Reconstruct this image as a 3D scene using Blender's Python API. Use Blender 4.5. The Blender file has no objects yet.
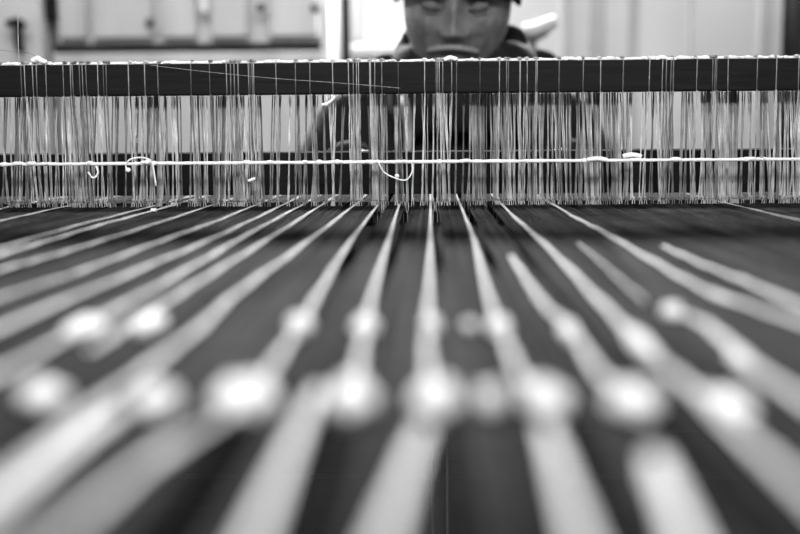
import bpy, bmesh, math, random
from mathutils import Vector, Matrix
random.seed(11)
C = bpy.context.scene
COL = C.collection
H = 0.80            # height of the warp above the floor
PI = math.pi

# ------------------------------------------------------------------ camera
FPX = 1111.1
cam_d = bpy.data.cameras.new('camera'); cam = bpy.data.objects.new('camera', cam_d); COL.objects.link(cam)
cam_d.sensor_width = 36; cam_d.lens = 50; cam_d.clip_start = 0.01
roll = -math.radians(0.43)
vx, vy = (430-400)/FPX, (267-133)/FPX
ux = vx*math.cos(roll) - vy*math.sin(roll); uy = vx*math.sin(roll) + vy*math.cos(roll)
pitch = -math.atan(uy*math.cos(math.atan(ux)))
yaw = math.atan(ux/math.cos(pitch))
M = Matrix.Rotation(yaw, 3, 'Z') @ Matrix.Rotation(PI/2+pitch, 3, 'X') @ Matrix.Rotation(roll, 3, 'Z')
CAM = Vector((0, 0, H+0.065))
cam.matrix_world = Matrix.Translation(CAM) @ M.to_4x4()
C.camera = cam
cam_d.dof.use_dof = True; cam_d.dof.focus_distance = 1.0; cam_d.dof.aperture_fstop = 3.7; cam_d.dof.aperture_blades = 9

def ray(px, py): return M @ Vector(((px-400)/FPX, (267-py)/FPX, -1))
def P(px, py, Y):
    d = ray(px, py); return CAM + d*(Y/d.y)
def G(px, py, z=0.0):
    d = ray(px, py); return CAM + d*((H+z-CAM.z)/d.z)

# ------------------------------------------------------------------ materials
def mat(name, v, rough=0.7, var=0.25, scale=30, stretch=(1,1,1), transl=0.0, bump=0.0, rand=0.0, spec=0.3, streak=False):
    m = bpy.data.materials.new(name); m.use_nodes = True
    nt = m.node_tree; n = nt.nodes; L = nt.links; n.clear()
    out = n.new('ShaderNodeOutputMaterial'); b = n.new('ShaderNodeBsdfPrincipled')
    tc = n.new('ShaderNodeTexCoord'); mp = n.new('ShaderNodeMapping'); mp.inputs['Scale'].default_value = stretch
    no = n.new('ShaderNodeTexNoise'); no.inputs['Scale'].default_value = scale; no.inputs['Detail'].default_value = 4
    L.new(tc.outputs['Object'], mp.inputs[0]); L.new(mp.outputs[0], no.inputs['Vector'])
    mr = n.new('ShaderNodeMapRange')
    mr.inputs['From Min'].default_value = 0.3; mr.inputs['From Max'].default_value = 0.7
    mr.inputs['To Min'].default_value = v*(1-var); mr.inputs['To Max'].default_value = min(1, v*(1+var))
    L.new(no.outputs['Fac'], mr.inputs['Value'])
    src = mr.outputs['Result']
    if rand:
        oi = n.new('ShaderNodeObjectInfo'); r2 = n.new('ShaderNodeMapRange')
        r2.inputs['To Min'].default_value = 1-rand; r2.inputs['To Max'].default_value = 1+rand
        L.new(oi.outputs['Random'], r2.inputs['Value'])
        mu = n.new('ShaderNodeMath'); mu.operation = 'MULTIPLY'; L.new(src, mu.inputs[0]); L.new(r2.outputs['Result'], mu.inputs[1]); src = mu.outputs[0]
    if streak:      # uneven dye running along neighbouring threads
        ge = n.new('ShaderNodeNewGeometry'); m2 = n.new('ShaderNodeMapping'); m2.inputs['Scale'].default_value = (70, 5, 1)
        n2 = n.new('ShaderNodeTexNoise'); n2.inputs['Scale'].default_value = 1; n2.inputs['Detail'].default_value = 3
        L.new(ge.outputs['Position'], m2.inputs[0]); L.new(m2.outputs[0], n2.inputs['Vector'])
        r3 = n.new('ShaderNodeMapRange'); r3.inputs['From Min'].default_value = .35; r3.inputs['From Max'].default_value = .65
        r3.inputs['To Min'].default_value = .35; r3.inputs['To Max'].default_value = 1.65; L.new(n2.outputs['Fac'], r3.inputs['Value'])
        m3 = n.new('ShaderNodeMath'); m3.operation = 'MULTIPLY'; L.new(src, m3.inputs[0]); L.new(r3.outputs['Result'], m3.inputs[1]); src = m3.outputs[0]
    L.new(src, b.inputs['Base Color']); b.inputs['Roughness'].default_value = rough
    b.inputs['Specular IOR Level'].default_value = spec
    if bump:
        bp = n.new('ShaderNodeBump'); bp.inputs['Strength'].default_value = bump; bp.inputs['Distance'].default_value = 0.002
        L.new(no.outputs['Fac'], bp.inputs['Height']); L.new(bp.outputs[0], b.inputs['Normal'])
    if transl:
        t = n.new('ShaderNodeBsdfTranslucent'); L.new(src, t.inputs['Color'])
        mx = n.new('ShaderNodeMixShader'); mx.inputs[0].default_value = transl
        L.new(b.outputs[0], mx.inputs[1]); L.new(t.outputs[0], mx.inputs[2]); L.new(mx.outputs[0], out.inputs[0])
    else: L.new(b.outputs[0], out.inputs[0])
    return m
MT = {
 'dark_wood': mat('dark_wood', 0.0042, 0.75, 0.5, 8, (2, 30, 30), bump=0.3, spec=0.15),
 'frame_wood': mat('frame_wood', 0.06, 0.6, 0.4, 6, (20, 20, 3), bump=0.2),
 'white_yarn': mat('white_yarn', 0.82, 0.85, 0.12, 500, transl=0.25, bump=0.3),
 'heddle_yarn': mat('heddle_yarn', 0.42, 0.85, 0.3, 300, (1, 1, 0.3), transl=0.55, rand=0.6, spec=0.05),
 'cord': mat('cord', 0.88, 0.8, 0.1, 600, transl=0.25, bump=0.4),
 'warp_dark': mat('warp_dark', 0.017, 0.8, 0.7, 160, (1, 0.5, 1), bump=0.5, rand=0.8, spec=0.007, streak=True),  # tone noise and per-thread spread also stand in for glints
 'cloth': mat('cloth', 0.04, 0.9, 0.4, 200),
 'floor': mat('floor', 0.012, 0.8, 0.5, 3, (8, 1, 1), spec=0.1),
 'wall': mat('wall', 0.50, 0.9, 0.10, 2.5),
 'panel': mat('panel', 0.45, 0.8, 0.16, 2, (6, 6, 1)),
 'seam': mat('seam', 0.09, 0.9, 0.2, 5),
 'white_paint': mat('white_paint', 0.56, 0.5, 0.05, 4),
 'grey_paint': mat('grey_paint', 0.33, 0.6, 0.12, 5, (3, 3, 1)),
 'black': mat('black', 0.012, 0.8, 0.3, 10, spec=0.1),
 'skin': mat('skin', 0.13, 0.5, 0.35, 60, bump=1.0),
 'hat': mat('hat', 0.012, 0.95, 0.4, 120, (1, 1, .3), bump=0.5, spec=0.1),
 'jacket': mat('jacket', 0.012, 0.9, 0.4, 60, bump=0.4, spec=0.1),
 'trousers': mat('trousers', 0.03, 0.9, 0.3, 60, spec=0.1),
 'brow': mat('brow', 0.10, 0.9, 0.5, 300),
 'moustache': mat('moustache', 0.22, 0.9, 0.5, 400),
}
g = bpy.data.materials.new('window_glass'); g.use_nodes = True
gb = g.node_tree.nodes['Principled BSDF']; gb.inputs['Transmission Weight'].default_value = 1; gb.inputs['Roughness'].default_value = 0.02
MT['glass'] = g

# ------------------------------------------------------------------ helpers
def mk(name, bm, m, parent=None, smooth=False):
    me = bpy.data.meshes.new(name); bm.to_mesh(me); bm.free()
    me.materials.append(MT[m])
    if smooth:
        for p in me.polygons: p.use_smooth = True
    o = bpy.data.objects.new(name, me); COL.objects.link(o)
    if parent:
        o.parent = parent; o.matrix_parent_inverse = Matrix.Translation(-parent.location)
    return o
def tag(o, label, cat, group=None, kind=None):
    if label: o['label'] = label
    if cat: o['category'] = cat
    if group: o['group'] = group
    if kind: o['kind'] = kind
    return o
def empty(name, loc, label, cat, group=None):
    o = bpy.data.objects.new(name, None); o.empty_display_size = .05; COL.objects.link(o); o.location = loc
    return tag(o, label, cat, group)
def box(bm, lo, hi, bev=0.0):
    r = bmesh.ops.create_cube(bm, size=1)
    vs = r['verts']
    for v in vs:
        v.co = Vector([lo[i] + (v.co[i]+0.5)*(hi[i]-lo[i]) for i in range(3)])
    if bev:
        es = list({e for v in vs for e in v.link_edges})
        bmesh.ops.bevel(bm, geom=es, offset=bev, segments=2, affect='EDGES', profile=0.5)
def tube(bm, pts, rad, n=6, flat=1.0, cap=True):
    """tube along pts; rad number or list; flat scales the vertical axis"""
    pts = [Vector(p) for p in pts]; N = len(pts)
    if not isinstance(rad, (list, tuple)): rad = [rad]*N
    rings = []
    for i, p in enumerate(pts):
        t = (pts[min(i+1, N-1)] - pts[max(i-1, 0)]).normalized()
        ref = Vector((0, 0, 1)) if abs(t.z) < 0.8 else Vector((0, 1, 0))
        s = t.cross(ref).normalized(); u = s.cross(t).normalized()
        rings.append([bm.verts.new(p + s*math.cos(2*PI*k/n)*rad[i] + u*math.sin(2*PI*k/n)*rad[i]*flat) for k in range(n)])
    for a, b in zip(rings, rings[1:]):
        for k in range(n):
            bm.faces.new((a[k], a[(k+1) % n], b[(k+1) % n], b[k]))
    if cap:
        bm.faces.new(rings[0][::-1]); bm.faces.new(rings[-1])
def blob(bm, c, r, sx=1, sy=1, sz=1, rot=None, jit=0.0, seg=10):
    res = bmesh.ops.create_uvsphere(bm, u_segments=seg, v_segments=max(6, seg*2//3), radius=1)
    for v in res['verts']:
        q = Vector((v.co.x*sx, v.co.y*sy, v.co.z*sz))*r*(1+random.uniform(-jit, jit))
        if rot: q = rot @ q
        v.co = Vector(c) + q
def smoothpath(pts, sub=4):
    out = []
    n = len(pts)
    for i in range(n-1):
        p0, p1, p2, p3 = pts[max(i-1, 0)], pts[i], pts[i+1], pts[min(i+2, n-1)]
        for k in range(sub):
            t = k/sub
            out.append(0.5*((2*p1) + (p2-p0)*t + (2*p0-5*p1+4*p2-p3)*t*t + (3*p1-p0-3*p2+p3)*t**3))
    out.append(pts[-1]); return out

# ------------------------------------------------------------------ room
def struct(name, bm, m): return tag(mk(name, bm, m), None, None, kind='structure')
WY = 3.60
bm = bmesh.new(); box(bm, (-3, -1.2, -0.05), (3, WY, 0)); struct('floor', bm, 'floor')
# back wall with a long high window opening
wx0, wx1, wz0, wz1 = -1.7, 1.9, H+0.90, H+1.28
bm = bmesh.new()
box(bm, (-3, WY, 0), (3, WY+.12, wz0)); box(bm, (-3, WY, wz1), (3, WY+.12, 2.6))
box(bm, (-3, WY, wz0), (wx0, WY+.12, wz1)); box(bm, (wx1, WY, wz0), (3, WY+.12, wz1))
struct('wall_back', bm, 'wall')
bm = bmesh.new(); box(bm, (-3.12, -1.2, 0), (-3, WY+.12, 2.6)); struct('wall_left', bm, 'wall')
bm = bmesh.new(); box(bm, (3, -1.2, 0), (3.12, WY+.12, 2.6)); struct('wall_right', bm, 'wall')
bm = bmesh.new()
for a, b in (((wx0, wz0), (wx1, wz0+.03)), ((wx0, wz1-.03), (wx1, wz1)), ((wx0, wz0), (wx0+.03, wz1)), ((wx1-.03, wz0), (wx1, wz1)), ((.08, wz0), (.12, wz1))):
    box(bm, (a[0], WY+.03, a[1]), (b[0], WY+.07, b[1]))
wf = struct('window_1', bm, 'white_paint')
bm = bmesh.new(); box(bm, (wx0+.03, WY+.048, wz0+.03), (wx1-.03, WY+.052, wz1-.03)); mk('pane', bm, 'glass', wf)
# board seams of the wooden wall right of the weaver
bm = bmesh.new()
for px, w in ((566, .03), (597, .05), (633, .035), (690, .008), (765, .04)):
    c = P(px, 30, WY); box(bm, (c.x-w/2, WY-.012, 0), (c.x+w/2, WY, H+.72))
struct('trim_1', bm, 'grey_paint')

def wallbox(px0, py0, px1, py1, Y0, Y1, bm, bev=0.004):
    a = P(px0, py1, Y0); b = P(px1, py0, Y0)
    box(bm, (a.x, Y0, a.z), (b.x, Y1, b.z), bev)

# wall cupboard with two doors and dark lower rail, left of the pole
cx0, cx1 = P(54, 20, 3.3).x, P(331, 20, 3.3).x
zb = P(150, 60, 3.3).z; zr0 = P(150, 52.5, 3.3).z; zr1 = P(150, 45, 3.3).z
cup = empty('cupboard', (0.5*(cx0+cx1), 3.45, 0), 'long pale wooden cupboard with panelled doors along the back wall', 'cupboard')
bm = bmesh.new(); box(bm, (cx0, 3.32, 0), (cx1, WY-.006, H+.70), .004); mk('body', bm, 'panel', cup)
bm = bmesh.new(); box(bm, (cx0, 3.285, zr0), (cx1, 3.32, zr1+.003), .003); mk('rail', bm, 'black', cup)
bm = bmesh.new(); box(bm, (cx0, 3.27, zb-.03), (cx1, 3.32, zr0-.002), .004); mk('ledge', bm, 'panel', cup)
for a, b in ((58, 86), (92, 152), (162, 196), (210, 248), (268, 318)):
    bm = bmesh.new(); xa, xb = P(a, 20, 3.3).x, P(b, 20, 3.3).x
    box(bm, (xa, 3.298, zr1+.02), (xb, 3.32, H+.66), .006); d = mk('door', bm, 'panel', cup)
    if b in (152, 248, 318):
        bm = bmesh.new(); c = P(b-3 if b != 248 else 260, 7 if b != 152 else 22, 3.28); c.y = 3.29
        blob(bm, c, .014); tube(bm, [c, (c.x, 3.30, c.z)], .006); mk('knob', bm, 'seam', d, True)
# white paper strip pinned on cupboard
bm = bmesh.new(); wallbox(199, -14, 208, 12, 3.288, 3.294, bm, 0.001)
tag(mk('paper_strip', bm, 'white_paint'), 'narrow white strip of paper hanging on the pale cupboard front', 'paper')
# tall white cabinet far left
a = P(-120, 20, 3.26).x; b = P(41, 20, 3.26).x
wc = empty('white_cabinet', (0.5*(a+b), 3.3, 0), 'tall white cabinet at the far left beside the pale cupboard', 'cabinet')
bm = bmesh.new(); box(bm, (a, 3.28, 0), (b, WY-.006, H+.75), .005); mk('body', bm, 'white_paint', wc)
bm = bmesh.new(); box(bm, (a+.02, 3.26, .05), (b-.002, 3.28, H+.72), .004); dr = mk('door', bm, 'white_paint', wc)
bm = bmesh.new()
c0, c1 = P(20, 50, 3.235), P(17, 22, 3.235)
tube(bm, [c0, c1], .013, 8); tube(bm, [P(8, 24, 3.235), P(17, 21, 3.225), P(25, 27, 3.235)], .012, 8)
tube(bm, [c0, (c0.x, 3.262, c0.z)], .008, 8); tube(bm, [c1, (c1.x, 3.262, c1.z)], .008, 8)
h = mk('handle', bm, 'black', dr, True); h['label'] = 'dark T-shaped handle'
# shadow gap: shade between the two put in as a black upright strip
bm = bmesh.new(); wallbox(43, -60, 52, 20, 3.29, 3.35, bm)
tag(mk('shadow_gap', bm, 'black'), 'narrow black strip put in for the shadow gap between white cabinet and pale cupboard', 'shadow gap')
# dark pole
bm = bmesh.new(); p = P(346, 30, 2.9); tube(bm, [(p.x, p.y, 0), (p.x, p.y, H+1.6)], .0115, 16)
bmesh.ops.create_cone(bm, cap_ends=True, segments=20, radius1=.09, radius2=.08, depth=.02, matrix=Matrix.Translation((p.x, p.y, .01)))
tag(mk('pole', bm, 'black', smooth=False), 'thin black upright pole standing left of the weaver', 'pole')
# pale window niche/radiator behind the weaver's left
x0, x1 = P(322, 20, 3.35).x, P(334, 20, 3.35).x
bm = bmesh.new(); box(bm, (x0+.012, 3.20, 0), (x1, 3.255, P(0, 8, 3.3).z), .004)
tag(mk('white_plank', bm, 'white_paint'), 'narrow white plank standing at the cupboard end by the black pole', 'plank')
rad = empty('radiator', (P(380, 50, 3.4).x, 3.45, H), 'white panel radiator behind the weaver with bright top ledge', 'radiator')
bm = bmesh.new(); wallbox(349, 44, 412, 57, 3.3, 3.5, bm, .01); mk('ledge', bm, 'white_paint', rad)
bm = bmesh.new(); wallbox(366, -10, 412, 43, 3.5, 3.56, bm); q = P(352, 58, 3.42); box(bm, (q.x, 3.42, 0), (P(412, 58, 3.42).x, 3.56, q.z), .004); mk('panel', bm, 'white_paint', rad)
bm = bmesh.new(); wallbox(361, -10, 366, 43, 3.48, 3.56, bm, .002); mk('upright', bm, 'grey_paint', rad)
for k in range(9):
    pass
# black curtain / post at the right edge
p0 = P(788, 30, 3.3).x
bm = bmesh.new()
N = 40; top = []; bot = []
for k in range(N+1):
    x = p0 + k*0.018; y = 3.34 + .025*math.sin(k*1.3)
    top.append(bm.verts.new((x, y, H+1.1))); bot.append(bm.verts.new((x, y, .02)))
for k in range(N): bm.faces.new((bot[k], bot[k+1], top[k+1], top[k]))
cu = mk('curtain', bm, 'black', smooth=True); sm = cu.modifiers.new('s', 'SOLIDIFY'); sm.thickness = .006
tag(cu, 'black curtain hanging at the right edge of the pale back wall', 'curtain')
# white lamp-like shade / folded paper right of weaver's neck
bm = bmesh.new()
pts = [P(523, 29, 2.5), P(532, 31, 2.5), P(545, 26, 2.5), P(556, 21, 2.5)]
tube(bm, smoothpath(pts), [.012+.004*math.sin(k/12*PI) for k in range(13)], 12, 1.0)
wb = mk('white_bobbin', bm, 'white_paint', smooth=True)
tag(wb, 'white yarn cone lying tilted on the dark stand by the weaver', 'yarn cone')
bm = bmesh.new(); 
tube(bm, smoothpath([P(522, 37, 2.5), P(534, 40, 2.5), P(548, 33, 2.5)]), .004, 8)
tube(bm, [P(534, 42, 2.5), Vector((P(534, 42, 2.5).x, 2.5, 0))], .006, 8)
bmesh.ops.create_cone(bm, cap_ends=True, segments=20, radius1=.10, radius2=.09, depth=.02, matrix=Matrix.Translation((P(534, 42, 2.5).x, 2.5, .01)))
tag(mk('yarn_stand', bm, 'black', smooth=False), 'black upright yarn stand behind the weaver holding the white cone', 'stand')

# ------------------------------------------------------------------ loom frame
SH = 1.0      # shaft plane
lf = empty('loom_frame', (0, .5, 0), 'wooden loom frame carrying the warp, with side posts and beams', 'loom')
for sx in (-.56, .52):
    for y in (-.42, 1.46):
        bm = bmesh.new(); box(bm, (sx-.03, y-.03, 0), (sx+.03, y+.03, H-.02), .003); mk('leg', bm, 'frame_wood', lf)
    bm = bmesh.new(); box(bm, (sx-.028, .93, .14), (sx+.028, 1.11, H+.78), .003); mk('post', bm, 'frame_wood', lf)
    bm = bmesh.new(); box(bm, (sx-.025, -.39, .10), (sx+.025, 1.43, .17), .003); box(bm, (sx-.025, -.39, H-.16), (sx+.025, 1.43, H-.09), .003)
    mk('side_rail', bm, 'frame_wood', lf)
bm = bmesh.new(); box(bm, (-.56, .99, H+.72), (.52, 1.06, H+.79), .003); mk('crossbeam', bm, 'frame_wood', lf)
for nm, y in (('warp_beam', -.42), ('breast_beam', 1.46)):
    bm = bmesh.new(); tube(bm, [(-.6, y, H-.031), (.56, y, H-.031)], .030, 24); mk(nm, bm, 'frame_wood', lf, True)
bm = bmesh.new(); box(bm, (-.53, 1.42, .22), (.49, 1.45, H-.07), .003); mk('knee_board', bm, 'dark_wood', lf)

bm = bmesh.new(); box(bm, (-.56, .295, H-.020), (.52, .95, H-.011), .001)
for sx in (-.56, .52): box(bm, (sx-.022, .45, H-.09), (sx+.022, .90, H-.011), .001)
mk('light_baffle', bm, 'black', lf)  # added board, blocks light and view to the lower heddles
# heddle shafts
def bar(y0, y1, pyt, pyb, name, par, m='dark_wood'):
    Y = y0
    a, b = P(0, 0, Y), P(800, 0, Y)
    zt, zb_ = P(430, pyt, Y).z, P(430, pyb, Y).z
    bm = bmesh.new(); box(bm, (-.50, y0, zb_), (.46, y1, zt), .0012); return mk(name, bm, m, par), zt, zb_
s1 = empty('heddle_shaft', (0, SH, H), 'front heddle shaft, dark flat upper bar with knotted white cord along its top', 'heddle shaft', None)
s2 = empty('heddle_shaft', (0, SH+.06, H), 'second heddle shaft, low dark bar close above the warp behind the heddles', 'heddle shaft', None)
_, T1, B1 = bar(.992, 1.012, 61.5, 93, 'upper_bar', s1)
_, T2, B2 = bar(1.050, 1.072, 152, 194, 'upper_bar', s2)
bm = bmesh.new(); box(bm, (-.50, .992, H-.235), (.46, 1.012, H-.205), .0012); mk('lower_bar', bm, 'dark_wood', s1)
bm = bmesh.new(); box(bm, (-.50, 1.050, H-.30), (.46, 1.070, H-.27), .0012); mk('lower_bar', bm, 'dark_wood', s2)
def cord_bm(y, z, r, wob, x0=-.49, x1=.45, n=160, knots=120, kr=1.5, slope=0.0):
    bm = bmesh.new()
    pts = [Vector((x0+(x1-x0)*k/n, y+random.uniform(-wob, wob), z+slope*(k/n-.5)+random.uniform(-wob, wob))) for k in range(n+1)]
    tube(bm, pts, [r*random.uniform(.85, 1.15) for _ in pts], 8)
    for k in range(knots):
        x = random.uniform(x0, x1); s = random.choice((.7, .9, 1, 1, 1.25))
        blob(bm, (x, y-.0005, z+slope*((x-x0)/(x1-x0)-.5)+random.uniform(-.0002, .0006)), r*kr*s, random.uniform(1.0, 2.4), 1, .85, jit=.08, seg=8)
    return bm
mk('cord', cord_bm(.997, T1+.0012, .0012, .0002, kr=1.6), 'cord', s1, True)
mk('lower_cord', cord_bm(.990, H-.2045, .0011, .0002, knots=90), 'cord', s1, True)
mk('cord', cord_bm(1.052, T2+.0006, .0008, .0002, knots=60, kr=1.3), 'heddle_yarn', s2, True)
# hanging cords carrying the shafts
for s, y in ((s1, 1.002), (s2, 1.06)):
    for x in (-.48, .44):
        bm = bmesh.new(); tube(bm, [(x, y, T1 if s is s1 else T2), (x, y, H+.722)], .0015, 6); mk('hanging_cord', bm, 'cord', s)
# lease cord across the heddles
c163 = P(10, 163.5, .978); c159 = P(790, 159.5, .978)
zc = P(430, 161.5, .978).z
bm = cord_bm(.9755, zc, .0014, .00012, -.53, .49, 200, 75, 1.45)
for px, l in ((18, .012), (32, .010), (597, .012), (145, .009), (90, .006)):
    p = P(px, 161, .975)
    blob(bm, (p.x, .975, zc+.0008), .0024, l/.0048, 1, .8, jit=.15)
tag(mk('lease_cord', bm, 'cord', smooth=True), 'taut white cord stretched across the front of the hanging heddles', 'cord')

# heddles -----------------------------------------------------------
def heddle_mesh(kind):
    """origin at the warp level; hangs from the cord on top of the bar down to the lower bar"""
    bm = bmesh.new()
    top = T1-H+.0015; low = -.205
    w = lambda s: random.uniform(-s, s)
    dx = w(.0035); ex = w(.0012)
    def strand(x0, y0, x1, y1, z0, z1, r):
        n = 7
        pts = [Vector((x0+(x1-x0)*k/n + w(.00035), y0+(y1-y0)*k/n, z0+(z1-z0)*k/n)) for k in range(n+1)]
        tube(bm, pts, [r*random.uniform(.8, 1.2) for _ in pts], 5, cap=False)
    yf = .9895 - SH; yb = 1.0165 - SH
    if kind == 'front':
        tube(bm, [(dx, yb, B1-H), (dx, yb-.0005, top-.001), (dx, .002-.003, top+.001), (dx, yf, top-.0012), (dx, yf, B1-H)], .00040, 5)
        strand(dx, yf, ex, -.004, B1-H, .006, .00060)
        strand(dx, yb, ex+w(.001), .004, B1-H, .006, .00065)
        if random.random() < .6: strand(dx+w(.002), yf, ex+w(.002), -.005, B1-H, .003, .0004)
        blob(bm, (dx, -.004, top+.0008), .0017, 1.4, 1, .8, jit=.1, seg=8)
    else:
        tube(bm, [(dx, -.004, top-.0002), (dx, yb, top-.001), (dx, yb, B1-H)], .00058, 5)
        strand(dx, yb, ex, .004, B1-H, .006, .00065)
        strand(dx+w(.003), yb+.001, ex+w(.002), .006, B1-H, .004, .0006)
        if random.random() < .5: strand(dx+w(.004), yb+.002, ex+w(.003), .008, B1-H, .004, .0004)
    # eye and knots
    blob(bm, (ex, -.001, .0062), .0012, 1, 1, 1.3, jit=.1, seg=7)
    a = [Vector((ex+.0012*math.sin(t), -.001, -.0005+.006*math.cos(t))) for t in [k*2*PI/8 for k in range(9)]]
    tube(bm, a, .0004, 5)
    strand(ex, .001, ex+w(.002), .003, -.007, low, .00035)
    blob(bm, (ex, yf, low+.001), .0014, 1.3, 1, 1, jit=.1, seg=7)
    return bm
protos = {}
GR = 'string heddles hanging on the front shaft'
for kind, n in (('front', 14), ('back', 14)):
    protos[kind] = []
xs_front = []; xs_back = []
def clustered(n, lo, hi, sp):
    out = []
    while len(out) < n:
        c = random.uniform(lo, hi)
        for _ in range(random.choice((1, 2, 2, 3, 4))): out.append(c+random.gauss(0, sp))
    return [x for x in out[:n]]
xl, xr = P(-12, 130, SH).x, P(812, 130, SH).x
def even(n): return [xl+(xr-xl)*(k+random.uniform(-.3, .3))/n for k in range(n)]
hed = []
for x in even(40)+clustered(45, xl, xr, .003): hed.append(('front', x))
for x in even(90)+clustered(85, P(330, 130, SH).x, xr, .0035)+clustered(40, xl, P(330, 130, SH).x, .004): hed.append(('back', x))
cnt = {'front': 0, 'back': 0}
for kind, x in hed[:300]:
    k = cnt[kind]; cnt[kind] += 1
    if k < 14:
        o = mk('heddle', heddle_mesh(kind), 'heddle_yarn', smooth=True); protos[kind].append(o)
    else:
        o = random.choice(protos[kind]).copy(); COL.objects.link(o)
    o.location = (x, SH, H); o.rotation_euler = (0, random.uniform(-.010, .010), 0)
    if kind == 'front': tag(o, 'white string heddle looped round the front of the upper bar', 'heddle', GR)
    else: tag(o, 'white string heddle hanging behind the upper bar', 'heddle', 'string heddles hanging behind the upper bar')

# loose cords and tufts
def loose(name, pts, r, label, cat, Y=.972, knots=()):
    bm = bmesh.new(); pp = smoothpath([P(a, b, Y+(c[0] if c else 0)) for a, b, *c in pts])
    tube(bm, pp, r if 'thread' not in name else r*.38, 7)
    for a, b, s in knots: blob(bm, P(a, b, Y), s, 1.2, 1, 1, jit=.12)
    o = mk(name, bm, 'cord' if 'thread' not in name else 'heddle_yarn', smooth=True); tag(o, label, cat); return o
loose('cord_loop', [(378, 161.5), (384, 172), (395, 178), (406, 180), (412, 172), (412, 163)], .0006, 'loose U-shaped white string loop hanging from the taut cord', 'string', knots=((397, 176, .0018),))
loose('cord_curl', [(127, 171), (126, 164), (131, 159), (142, 157.5), (151, 161), (154, 172), (156, 186)], .0007, 'curled white string end tied on the taut cord near its left', 'string', knots=((128, 170, .002), (147, 162, .0022)))
loose('yarn_tuft', [(335, 96), (331, 101), (326, 104), (322, 104.5)], .0013, 'small white yarn tuft caught in the heddles left of the weaver', 'yarn tuft', Y=.984, knots=((326, 104, .0018),))
loose('yarn_tuft', [(623, 156.5), (630, 155), (637, 155.5), (641, 157)], .0022, 'fat white yarn tuft above the taut cord right of centre', 'yarn tuft', Y=.984)
loose('yarn_tuft', [(587, 160), (597, 158.5), (607, 160)], .002, 'white yarn wrapping bulging on the taut cord', 'yarn tuft', Y=.9715)
loose('yarn_tuft', [(656, 59.5), (662, 57), (668, 59), (676, 59.5)], .0019, 'white yarn lump on top of the upper bar at the right', 'yarn tuft', Y=.994)
loose('yarn_tuft', [(444, 60), (450, 57.5), (457, 59.5)], .0019, 'white yarn lump on top of the upper bar below the mouth', 'yarn tuft', Y=.994)
loose('yarn_tuft', [(32, 61), (37, 58), (41, 60.5), (46, 62)], .0021, 'white yarn lump at the left of the upper bar', 'yarn tuft', Y=.994)
loose('yarn_tuft', [(88, 172), (93, 178), (98, 173), (96, 166)], .0009, 'looped wisp of yarn below the taut cord at the left', 'yarn tuft')
loose('yarn_tuft', [(248, 181), (255, 178.5)], .0013, 'short white yarn end on the low dark bar', 'yarn tuft')
loose('stray_thread', [(150, 65), (200, 71), (270, 78), (340, 83), (400, 88)], .0004, 'single thread slanting across the dark upper bar', 'thread', Y=.986)
loose('hanging_thread', [(17, -60), (18, 0), (18, 30), (19, 64)], .0006, 'thin thread hanging from above at the far left', 'thread', Y=.986)
loose('stray_thread', [(0, 50), (14, 51.5), (28, 53), (38, 57)], .0005, 'thin thread curving up to the yarn lump at far left', 'thread', Y=.99)
for px in (432, 447):
    bm = bmesh.new(); a = P(px, 428, .985); tube(bm, [(a.x, .985, H-.205), (a.x+.001, .985, H-.6)], .0009, 6)
    tag(mk('tie_cord', bm, 'cord'), 'thin cord hanging under the warp, %s of a close pair' % ('left' if px == 432 else 'right'), 'cord')

# ------------------------------------------------------------------ warp threads
YN, YF = -.42, 1.46
def thread_bm(x, r):
    bm = bmesh.new(); pts = []
    n = 24
    for k in range(n+1):
        y = YN+(YF-YN)*k/n
        s = max(0, min(1, (y-.2)/.8))
        pts.append(Vector((x+random.uniform(-.00018, .00018), y, random.uniform(-.0005, .0005))))
    tube(bm, pts, r, 6, cap=False); return bm
pitchw = .00115; rw = .00062
tv = [mk('warp_thread', thread_bm(0, rw*random.uniform(.95, 1.08)), 'warp_dark', smooth=True) for _ in range(12)]
# gaps without dark warp (beside some white bundles)
GAPS = [(.0015, .0070), (-.0230, -.0170), (-.0470, -.0395), (.0275, .0330), (.0485, .0530)]
tot = 0
xs = []
x = -.172
while len(xs) < 300:
    if not any(a < x < b for a, b in GAPS): xs.append(x+random.uniform(-.0001, .0001))
    x += pitchw
for k, x in enumerate(xs):
    o = tv[k] if k < 12 else random.choice(tv).copy()
    if k >= 12: COL.objects.link(o)
    o.location = (x, 0, H)
    tag(o, 'fine dark warp thread stretched lengthwise through the heddles', 'thread', 'dark warp threads in the middle of the loom')
bm = bmesh.new()
def extra(x):
    n = 16; pts = [Vector((x+random.uniform(-.0002, .0002), YN+(YF-YN)*k/n, H+random.uniform(-.0005, .0005))) for k in range(n+1)]
    tube(bm, pts, rw*random.uniform(.95, 1.08), 5, cap=False)
xx = -.175
while xx > -.49: extra(xx+random.uniform(-.0001, .0001)); xx -= pitchw
xx = xs[-1]+pitchw
while xx < .45: extra(xx+random.uniform(-.0001, .0001)); xx += pitchw
tag(mk('warp_threads', bm, 'warp_dark', smooth=True), 'dense dark warp threads towards both sides of the loom', 'threads', kind='stuff')
# woven cloth behind the shafts
bm = bmesh.new(); box(bm, (-.49, 1.22, H-.0008), (.45, 1.46, H+.0012)); mkc = mk('woven_cloth', bm, 'cloth')
tag(mkc, 'finished woven cloth running over the breast beam before the weaver', 'cloth')

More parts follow.
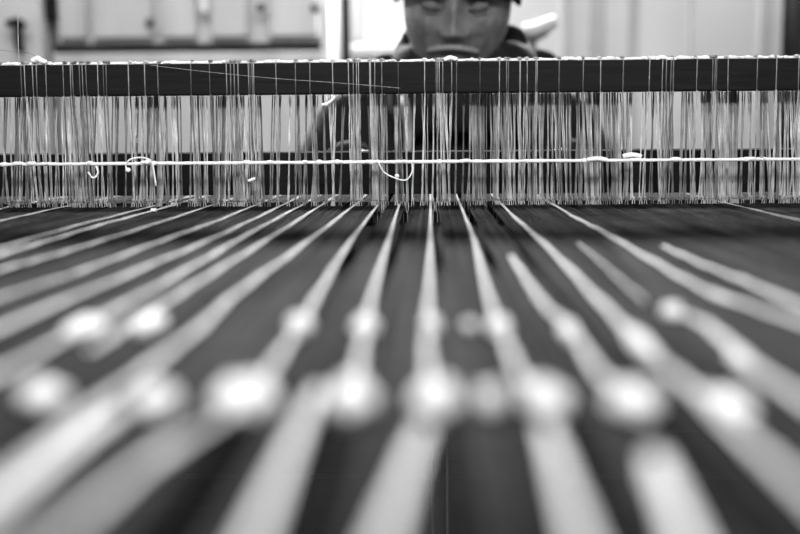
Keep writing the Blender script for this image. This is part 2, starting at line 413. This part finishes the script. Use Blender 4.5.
# white bundles ------------------------------------------------------
def bundle(pts, label, wid=.0040, near=True, far=True, z=.0014, strands=5, taper=(1, 1), knobs=(), name='white_yarn_bundle'):
    """pts: places seen along the bundle, each lying on the warp plane"""
    w = [G(a, b, z) for a, b in pts]
    if near:
        d = (w[-1]-w[-2]).normalized(); 
        L = (w[-1].y+.42)/max(1e-3, -d.y); w.append(w[-1]+d*L)
    if far:
        d = (w[0]-w[1]).normalized(); w.insert(0, w[0]+d*((1.20-w[0].y)/max(.1, d.y)))
        w[0].x = w[1].x
    pp = smoothpath(w, 6)
    wid *= .50 if not far else .45
    bm = bmesh.new(); n = len(pp); r = wid/strands*.62
    for s in range(strands):
        off = (s-(strands-1)/2)*wid/strands
        q = []
        for k, p in enumerate(pp):
            f = k/(n-1); tp = taper[0]*(1-f)+taper[1]*f
            lift = .0
            q.append(p+Vector((off*tp+random.uniform(-.0001, .0001), 0, .0004*math.sin(k*1.7+s*2))))
        tube(bm, q, [r*(taper[0]*(1-k/(n-1))+taper[1]*k/(n-1)) for k in range(n)], 6)
    o = mk(name, bm, 'white_yarn', smooth=True)
    if not near: pass
    tag(o, label, 'yarn', 'white yarn bundles in the warp'); return o
B = [
 ([(17, 205), (0, 209), (-60, 221)], 'short white yarn bundle at the far left edge nearest the heddles', .004),
 ([(67, 206), (0, 221), (-80, 240)], 'thin white yarn bundle, second from the far left edge', .0038),
 ([(149, 207), (75, 226), (0, 247.7), (-60, 265)], 'upper of the two close white bundles at the left', .0042),
 ([(154, 210.5), (100, 225), (50, 240), (0, 255), (-60, 274)], 'lower and fatter of the two close white bundles at the left', .0060),
 ([(170, 219), (100, 241), (50, 256), (0, 270), (-60, 288)], 'white yarn bundle just below the close pair at left', .0045),
 ([(219, 220), (200, 227), (150, 245), (75, 273), (0, 298)], 'white bundle crossing the left edge at mid height', .0052),
 ([(258, 217), (200, 244), (100, 286), (0, 328)], 'white bundle reaching the left edge just under mid height', .0058),
 ([(301, 205.5), (250, 233), (200, 262), (100, 318), (0, 374)], 'broad white bundle left of the three centre strands, upper one', .0058),
 ([(323, 204), (260, 244), (200, 281), (150, 312), (90, 350)], 'broad white bundle ending in a knob at the left', .0055),
 ([(355.6, 204), (300, 247), (237, 293), (200, 327), (100, 404), (10, 475)], 'long white bundle running to the lower left corner', .0056),
 ([(378.7, 204), (350, 242), (320, 290), (300, 325), (245, 398), (150, 462), (60, 534)], 'white bundle with two knobs, third left of the centre strand', .0048),
 ([(399.5, 204), (381, 265), (371, 300), (365, 328), (352, 400)], 'white bundle ending in a round knob left of the centre strand', .0044),
 ([(430.5, 204), (430, 265), (427, 334), (433, 400)], 'centre white strand running straight from heddles to its knob', .0044),
 ([(467, 221), (475, 243), (483, 275), (493, 310), (502, 330), (520, 375), (543, 402)], 'white bundle with two knobs, first right of the centre strand', .0046),
 ([(511, 256), (527, 280), (545, 305), (572, 330), (597, 370), (632, 402)], 'white bundle starting midway, second right of the centre strand', .0046),
 ([(513, 215.5), (550, 249), (600, 301), (640, 342), (685, 383), (760, 450)], 'long broad white bundle slanting down right of centre', .0054),
 ([(578, 243), (600, 261), (622, 281), (645, 301)], 'short faint white strand among the dark threads at right', .0022),
 ([(573, 216), (600, 230), (650, 259), (700, 287), (750, 306), (800, 322)], 'long white bundle reaching the right edge, lower of two', .0058),
 ([(663, 246), (700, 263), (750, 283), (800, 305)], 'white bundle reaching the right edge, upper of two', .0048),
 ([(672, 312), (700, 321), (725, 340), (760, 372), (810, 405)], 'white bundle starting midway at right with broad rounded end', .0060),
 ([(703, 390), (722, 402), (745, 420)], 'patchy short white bundle at lower right', .0060),
 ([(775, 214.5), (800, 220), (850, 231)], 'thin white strand at the far right near the heddles', .0028),
 ([(656, 470), (672, 500), (690, 545)], 'broad white bundle at the bottom right edge', .0072),
 ([(545, 425), (560, 470), (580, 534)], 'broad white bundle at the bottom, right of the centre', .0058),
 ([(424, 425), (405, 475), (385, 534)], 'white bundle at the bottom, left of the two thin cords', .0056),
 ([(319, 388), (312, 402), (288, 455), (255, 534)], 'broad white bundle running to the bottom, left of the centre knob', .0058),
 ([(120, 410), (60, 455), (10, 495)], 'broad white bundle at the lower left corner', .0070),
]
noNear = {8, 11, 12, 13, 14, 16, 20}
noFar = {14, 16, 18, 19, 20, 22, 23, 24, 25, 26}
for k, (pts, lab, wd) in enumerate(B):
    bundle(pts, lab, wd, near=k not in noNear, far=k not in noFar)
# bright yarn knobs over the two lease positions
def knob(px, py, r, lab, sx=1.0, sy=1.0, ang=0, row=2):
    p = G(px, py, .002)
    bm = bmesh.new()
    rot = Matrix.Rotation(0, 3, 'Z')
    # a ball of wound yarn: core plus wraps
    r *= 1.4 if py > 380 else 1.1
    blob(bm, p, r*.92, sx, sy, .75, rot, jit=.02, seg=18)
    for j in range(5):
        ax = Matrix.Rotation(random.uniform(-.8, .8), 3, 'Y') @ Matrix.Rotation(random.uniform(-.6, .6), 3, 'X')
        loop = []
        for q in range(15):
            t = q*2*PI/14
            v = ax @ Vector((0, math.cos(t), math.sin(t)))
            v = Vector((v.x*sx, v.y*sy, v.z*.78))*r
            loop.append(p+rot @ v)
        tube(bm, loop, r*.16, 6, cap=False)
    o = mk('yarn_knot', bm, 'cord', smooth=True)
    tag(o, lab, 'yarn knot', 'white yarn knots tied on the bundles')
K = [
 (365, 327, .0040, 'round white knot on the far row, just left of the centre strand', 1.1, 1, 0),
 (300, 325, .0040, 'white knot on the far row, second left of the centre strand', 1.1, 1.1, 0),
 (431, 325, .0033, 'white knot on the far row, on the centre strand', .9, 1.2, 0),
 (499, 328, .0038, 'white knot on the far row, first right of the centre strand', 1, 1.4, -.2),
 (470, 325, .0020, 'small faint white knot on the far row right of the centre strand', 1.2, .8, 0),
 (568, 331, .0027, 'longish white knot on the far row, second right of the centre strand', .9, 5, .5),
 (640, 344, .0026, 'long white knot on the broad bundle right of centre', 1, 9, .8),
 (150, 324, .0034, 'white knot on the far row at the left', 1.5, 3.5, 0),
 (84, 328, .0032, 'white knot on the far row near the left edge', 1.8, 4.5, 0),
 (245, 399, .0044, 'wide white knot on the near row, third left of the two thin cords', 1.45, 1, 0),
 (352, 400, .0044, 'brightest round white knot on the near row, left of centre', 1.05, 1, 0),
 (435, 400, .0042, 'round white knot on the near row at the centre strand', 1.1, 1, 0),
 (490, 400, .0030, 'dim small white knot on the near row right of the centre strand', .8, 1, 0),
 (545, 400, .0038, 'white knot on the near row, second right of the centre strand', 1.2, 1, 0),
 (633, 403, .0038, 'white knot on the near row at right', 1.3, 1, 0),
 (44, 396, .0032, 'white knot on the near row close to the left edge', 1.5, 1.1, 0),
 (156, 402, .0034, 'white knot on the near row at the left', 1.3, 1.2, 0),
 (733, 405, .0021, 'faint white knot on the near row at far right', 1.6, 3, 0),
 (672, 312, .0032, 'small white knot starting the broad bundle at right', 1.2, 1.2, 0),
 (154, 210, .0018, 'tiny white knot on the close pair of bundles near the heddles', 1.6, 2.5, -.8),
 (173, 204, .0018, 'tiny white knot at the heddles above the close pair', 1.3, 2, 0),
]
for k in K: knob(*k)

# ------------------------------------------------------------------ the weaver
Wx = P(458, 20, 1.55).x
HC = Vector((Wx, 1.60, P(458, 4, 1.60).z))       # head centre
person = empty('person', (Wx, 2.10, .52), 'person in dark hooded jacket and black knitted cap, looking down behind the loom', 'person')
def gs(v, c, s): return math.exp(-sum(((v[i]-c[i])/s[i])**2 for i in range(3)))
def head_point(n):
    # n unit vector, local: x side, -y face, z up
    x, y, z = n
    a = .076; b = .098; c = .122
    p = Vector((x*a, y*b, z*c))
    if z < 0:                                  # jaw narrows
        t = -z; p.x *= 1-.22*t*t; p.y *= 1-.10*t
        if y > 0: p.y *= 1-.35*t
    if y < 0:
        p.y *= 1-.04*abs(x)
        f = Vector((0, 0, 0))
        X, Z = p.x, p.z
        e = lambda cx, cz, sx, sz: math.exp(-((X-cx)/sx)**2-((Z-cz)/sz)**2)
        d = 0
        d += .007*e(0, .028, .060, .012)                       # brow ridge
        d += .005*(e(-.03, .030, .020, .008)+e(.03, .030, .020, .008))
        d -= .017*(e(-.031, .010, .018, .012)+e(.031, .010, .018, .012))   # sockets
        d += .010*e(0, .008, .008, .018)                       # bridge
        d += .020*e(0, -.012, .010, .020)+.018*e(0, -.026, .013, .010)       # nose
        d += .013*(e(-.015, -.029, .008, .008)+e(.015, -.029, .008, .008))   # nostrils
        d += .006*(e(-.043, -.014, .020, .018)+e(.043, -.014, .020, .018))   # cheeks
        d -= .005*(e(-.028, -.038, .008, .018)+e(.028, -.038, .008, .018))   # folds
        d += .007*e(0, -.050, .026, .012)                      # muzzle
        d += .004*e(0, -.054, .020, .004)-.004*e(0, -.060, .022, .003)+.005*e(0, -.066, .018, .005)
        d -= .004*e(0, -.078, .020, .006); d += .008*e(0, -.095, .020, .014)  # chin
        p.y -= d*min(1, -y*1.6)
    return p
HR = Matrix.Rotation(math.radians(14), 3, 'X') @ Matrix.Rotation(math.radians(-3), 3, 'Z')
HR = Matrix.Rotation(math.radians(2), 3, 'Y') @ HR
def hp(v): return HC + HR @ Vector(v)

# body by skin modifier
def skin(name, verts, edges, m, par, vox=.006, sm=8):
    """tapered limbs between joints, fused into one closed surface"""
    bm = bmesh.new()
    rr = [v[1] if not isinstance(v[1], tuple) else v[1][0] for v in verts]
    for k, v in enumerate(verts): blob(bm, v[0], rr[k], 1, 1, 1 if not isinstance(v[1], tuple) else .55, seg=20)
    for a, b in edges:
        A, Bv = Vector(verts[a][0]), Vector(verts[b][0])
        tube(bm, [A+(Bv-A)*t/6 for t in range(7)], [rr[a]*(1-t/6)+rr[b]*t/6 for t in range(7)], 20)
    me = bpy.data.meshes.new(name); bmesh.ops.recalc_face_normals(bm, faces=bm.faces); bm.to_mesh(me); bm.free()
    o = bpy.data.objects.new(name, me); COL.objects.link(o); me.materials.append(MT[m])
    fuse(o, vox, sm)
    if par: o.parent = par; o.matrix_parent_inverse = Matrix.Translation(-par.location)
    return o
def fuse(o, vox, sm=0):
    rm = o.modifiers.new('r', 'REMESH'); rm.mode = 'VOXEL'; rm.voxel_size = vox; rm.use_smooth_shade = True
    if sm:
        s_ = o.modifiers.new('s', 'SMOOTH'); s_.iterations = sm; s_.factor = .5
    dg = bpy.context.evaluated_depsgraph_get(); nm = bpy.data.meshes.new_from_object(o.evaluated_get(dg)); o.modifiers.clear(); o.data = nm
    kb = bmesh.new(); kb.from_mesh(nm); seen = set(); isl = []
    for v0 in kb.verts:
        if v0 in seen: continue
        st = [v0]; seen.add(v0); cur = []
        while st:
            v = st.pop(); cur.append(v)
            for e in v.link_edges:
                u = e.other_vert(v)
                if u not in seen: seen.add(u); st.append(u)
        isl.append(cur)
    isl.sort(key=len, reverse=True); print('ISLANDS', o.name, [len(q) for q in isl[:8]])
    for cur in isl[1:]: bmesh.ops.delete(kb, geom=cur, context='VERTS')
    kb.to_mesh(nm); kb.free()
    for p in nm.polygons: p.use_smooth = True
def W(x, y, z): return (Wx+x, y, H+z)
# bare body: neck, hands reach out of the sleeves (one continuous surface with the head)
hm = bmesh.new()
r = bmesh.ops.create_uvsphere(hm, u_segments=64, v_segments=44, radius=1)
for v in r['verts']: v.co = hp(head_point(v.co.normalized()))
nk = bmesh.new()
me_h = bpy.data.meshes.new('tmp'); hm.to_mesh(me_h); hm.free()
bverts = [(W(0, 2.10, -.25), .13), (W(0, 2.0, -.12), .13), (W(-.01, 1.87, .0), .12), (W(-.01, 1.76, .06), .085), (W(0, 1.69, .11), .06), (tuple(hp((0, .03, -.06))), .055),
  (W(-.15, 1.73, .06), .06), (W(-.215, 1.62, -.07), .045), (W(-.23, 1.56, -.12), .04), (W(-.17, 1.45, -.02), .03), (W(-.13, 1.39, .024), .022), (W(-.115, 1.355, .018), (.030, .014)),
  (W(.15, 1.73, .06), .06), (W(.215, 1.62, -.07), .045), (W(.23, 1.56, -.12), .04), (W(.17, 1.45, -.02), .03), (W(.13, 1.39, .024), .022), (W(.115, 1.355, .018), (.030, .014)),
  (W(-.10, 2.06, -.27), .09), (W(-.14, 1.72, -.25), .065), (W(-.14, 1.68, -.50), .05), (W(-.14, 1.72, -.73), .04), (W(-.14, 1.62, -.765), .032),
  (W(.10, 2.06, -.27), .09), (W(.14, 1.72, -.25), .065), (W(.14, 1.68, -.50), .05), (W(.14, 1.72, -.73), .04), (W(.14, 1.62, -.765), .032)]
bed = [(0, 1), (1, 2), (2, 3), (3, 4), (4, 5), (3, 6), (6, 7), (7, 8), (8, 9), (9, 10), (10, 11), (3, 12), (12, 13), (13, 14), (14, 15), (15, 16), (16, 17),
       (0, 18), (18, 19), (19, 20), (20, 21), (21, 22), (0, 23), (23, 24), (24, 25), (25, 26), (26, 27)]
body = skin('body', bverts, bed, 'skin', None, .008)
# fingers
fb = bmesh.new(); fb.from_mesh(body.data); fb.from_mesh(me_h)
for s in (-1, 1):
    base = Vector(W(s*.112, 1.345, .016))
    for k, (off, ln) in enumerate(((-.021, .060), (-.007, .070), (.007, .066), (.021, .052))):
        b0 = base+Vector((off, .01, 0)); d = Vector((off*.5-s*.010, -1, 0)).normalized()
        pts = [b0, b0+d*ln*.45+Vector((0, 0, .006)), b0+d*ln*.78+Vector((0, 0, -.002)), b0+d*ln+Vector((0, 0, -.012))]
        tube(fb, smoothpath(pts, 3), [.0085]*4+[.0078]*3+[.007]*2+[.004], 10)
    b0 = base+Vector((-s*.022, .018, -.002)); d = Vector((-s*.75, -.65, -.1)).normalized()
    tube(fb, smoothpath([b0-d*.01, b0+d*.025, b0+d*.050], 3), [.011, .011, .0105, .010, .0095, .008, .005], 10)
fb.to_mesh(body.data); fb.free()
for p in body.data.polygons: p.use_smooth = True
fuse(body, .0032)
body.parent = person; body.matrix_parent_inverse = Matrix.Translation(-person.location)
# eyes: lowered lids, brows, moustache
for s in (-1, 1):
    bm = bmesh.new(); blob(bm, (0, 0, 0), .0125, 1.15, .8, .85, seg=20)
    for v in bm.verts: v.co = hp(v.co+Vector((s*.031, -.0765, .010)))
    mk('eyelid', bm, 'skin', person, True)
    bm = bmesh.new(); tube(bm, [hp((s*.018, -.0925, .0045)), hp((s*.031, -.0945, .0025)), hp((s*.044, -.089, .0055))], .0013, 6); mk('eyelashes', bm, 'black', person, True)
    bm = bmesh.new(); tube(bm, smoothpath([hp((s*.014, -.1000, .028)), hp((s*.032, -.0985, .034)), hp((s*.052, -.083, .028))], 4), [.003]+[.0065]*7+[.003], 8); mk('eyebrow', bm, 'brow', person, True)
bm = bmesh.new(); tube(bm, smoothpath([hp((-.034, -.076, -.053)), hp((-.018, -.093, -.047)), hp((0, -.099, -.044)), hp((.018, -.093, -.047)), hp((.034, -.076, -.053))], 4), [.002]+[.0045]*15+[.002], 10, .8)
mk('moustache', bm, 'moustache', person, True)
# knitted cap
bm = bmesh.new(); nseg = 72; rings = []
prof = [(-.02, 1.13), (.0, 1.16), (.02, 1.16), (.036, 1.12), (.040, 1.08), (.07, 1.06), (.10, .90), (.125, .60), (.14, .25), (.145, .02)]
for j, (z, f) in enumerate(prof):
    ring = []
    for k in range(nseg):
        t = 2*PI*k/nseg; rib = 1+.012*(k % 2)
        zz = z+.026*(1 if math.sin(t) < 0 else 0)*(-math.sin(t))*max(0, 1-z/.12)+.020
        ring.append(bm.verts.new(hp((math.cos(t)*.074*f*rib, math.sin(t)*.098*f*rib, zz))))
    rings.append(ring)
for a, b in zip(rings, rings[1:]):
    for k in range(nseg): bm.faces.new((a[k], a[(k+1) % nseg], b[(k+1) % nseg], b[k]))
bm.faces.new(rings[-1])
cap = mk('knitted_cap', bm, 'hat', person, True); sm = cap.modifiers.new('s', 'SOLIDIFY'); sm.thickness = .005; sm.offset = 1
# jacket
jv = [(W(0, 2.10, -.24), .155), (W(0, 2.0, -.11), .16), (W(-.01, 1.86, .0), .165), (W(0, 1.755, .055), .128),
  (W(-.15, 1.74, .055), .078), (W(-.212, 1.62, -.07), .062), (W(-.225, 1.56, -.12), .056), (W(-.17, 1.45, -.02), .044), (W(-.14, 1.405, .022), .036),
  (W(.15, 1.74, .055), .078), (W(.215, 1.62, -.07), .062), (W(.23, 1.56, -.12), .056), (W(.17, 1.45, -.02), .044), (W(.14, 1.405, .022), .036)]
je = [(0, 1), (1, 2), (2, 3), (3, 4), (4, 5), (5, 6), (6, 7), (7, 8), (3, 9), (9, 10), (10, 11), (11, 12), (12, 13)]
skin('jacket', jv, je, 'jacket', person)
tv_ = [(W(0, 2.11, -.27), .135), (W(-.10, 2.05, -.265), .105), (W(-.14, 1.72, -.25), .082), (W(-.14, 1.68, -.50), .066), (W(-.14, 1.71, -.70), .058),
  (W(.10, 2.05, -.265), .105), (W(.14, 1.72, -.25), .082), (W(.14, 1.68, -.50), .066), (W(.14, 1.71, -.70), .058)]
skin('trousers', tv_, [(0, 1), (1, 2), (2, 3), (3, 4), (0, 5), (5, 6), (6, 7), (7, 8)], 'trousers', person)
for s in (-1, 1):
    bm = bmesh.new(); blob(bm, W(s*.14, 1.65, -.755), .05, .95, 2.6, .85, seg=20)
    for v in bm.verts: v.co.z = max(v.co.z, .003)
    mk('shoe', bm, 'black', person, True)
# hood: thick collar round the neck, standing higher at both sides
bm = bmesh.new(); R = 36; S = 14; rings = []
for k in range(R):
    t = 2*PI*k/R; cx = math.cos(t); sy = math.sin(t)      # sy<0 front
    up = .035+.040*max(0, sy)+.015*abs(cx)
    c = Vector((Wx+.012+cx*.088, 1.665+sy*.085, H+.125+.02*max(0, sy)))
    ring = []
    for j in range(S):
        a = 2*PI*j/S
        ring.append(bm.verts.new(c+Vector((cx*math.cos(a)*.026, sy*math.cos(a)*.026, math.sin(a)*(up+.022)+.004*math.sin(5*t)))))
    rings.append(ring)
for i in range(R):
    a, b = rings[i], rings[(i+1) % R]
    for j in range(S): bm.faces.new((a[j], b[j], b[(j+1) % S], a[(j+1) % S]))
mk('hood', bm, 'jacket', person, True)
# hood folds at the right shoulder
bm = bmesh.new(); blob(bm, P(536, 62, 1.70), .026, 1.3, 1.1, .75, jit=.03, seg=18); mk('hood_fold', bm, 'jacket', person, True)
bm = bmesh.new(); blob(bm, P(388, 66, 1.70), .028, 1.0, 1.1, .7, jit=.03, seg=18); mk('hood_fold', bm, 'jacket', person, True)
# pale shirt edge
bm = bmesh.new(); tube(bm, smoothpath([P(402, 98, 1.545), P(405, 110, 1.57), P(409, 130, 1.605), P(408, 152, 1.625)]), [.006, .007, .008, .008, .008, .008, .007, .007, .007, .007, .006, .006, .005], 10, 1)
o = mk('scarf_end', bm, 'white_paint', person, True); o['label'] = 'pale strip hanging down the jacket front'
# bench
bn = empty('bench', (Wx, 2.12, 0), 'wooden bench the weaver sits on', 'bench')
bm = bmesh.new(); box(bm, (Wx-.4, 1.95, H-.43), (Wx+.4, 2.28, H-.395), .004); mk('seat', bm, 'frame_wood', bn)
for sx in (-.34, .34):
    for y in (1.99, 2.24):
        bm = bmesh.new(); box(bm, (Wx+sx-.02, y-.02, 0), (Wx+sx+.02, y+.02, H-.43), .002); mk('leg', bm, 'frame_wood', bn)

# ------------------------------------------------------------------ light
def area(name, loc, target, sx, sy, power, spread=180):
    l = bpy.data.lights.new(name, 'AREA'); l.shape = 'RECTANGLE'; l.size = sx; l.size_y = sy; l.energy = power; l.spread = math.radians(spread)
    o = bpy.data.objects.new(name, l); COL.objects.link(o); o.location = loc
    o.rotation_euler = (Vector(target)-Vector(loc)).to_track_quat('-Z', 'Y').to_euler(); return o
area('window_daylight', (.1, WY-.02, (wz0+wz1)/2), (.05, .6, H), 3.4, .20, 420)
area('wall_fill', (-.2, 2.35, H+1.35), (.0, WY, H+.1), 2.4, .3, 14.5, 120)  # added fill without a fixture, brightens the back wall
area('front_fill', (.0, -.45, H+.88), (.0, 1.5, H), .5, .3, 14, 110)  # added frontal fill without a fixture, whitens cords, yarn and knots
w = bpy.data.worlds.new('world'); C.world = w; w.use_nodes = True
w.node_tree.nodes['Background'].inputs[0].default_value = (.8, .8, .8, 1); w.node_tree.nodes['Background'].inputs[1].default_value = .18

C.view_settings.view_transform = 'Standard'; C.view_settings.look = 'None'; C.view_settings.gamma = 1; C.view_settings.exposure = 0.25
C.view_settings.use_curve_mapping = False
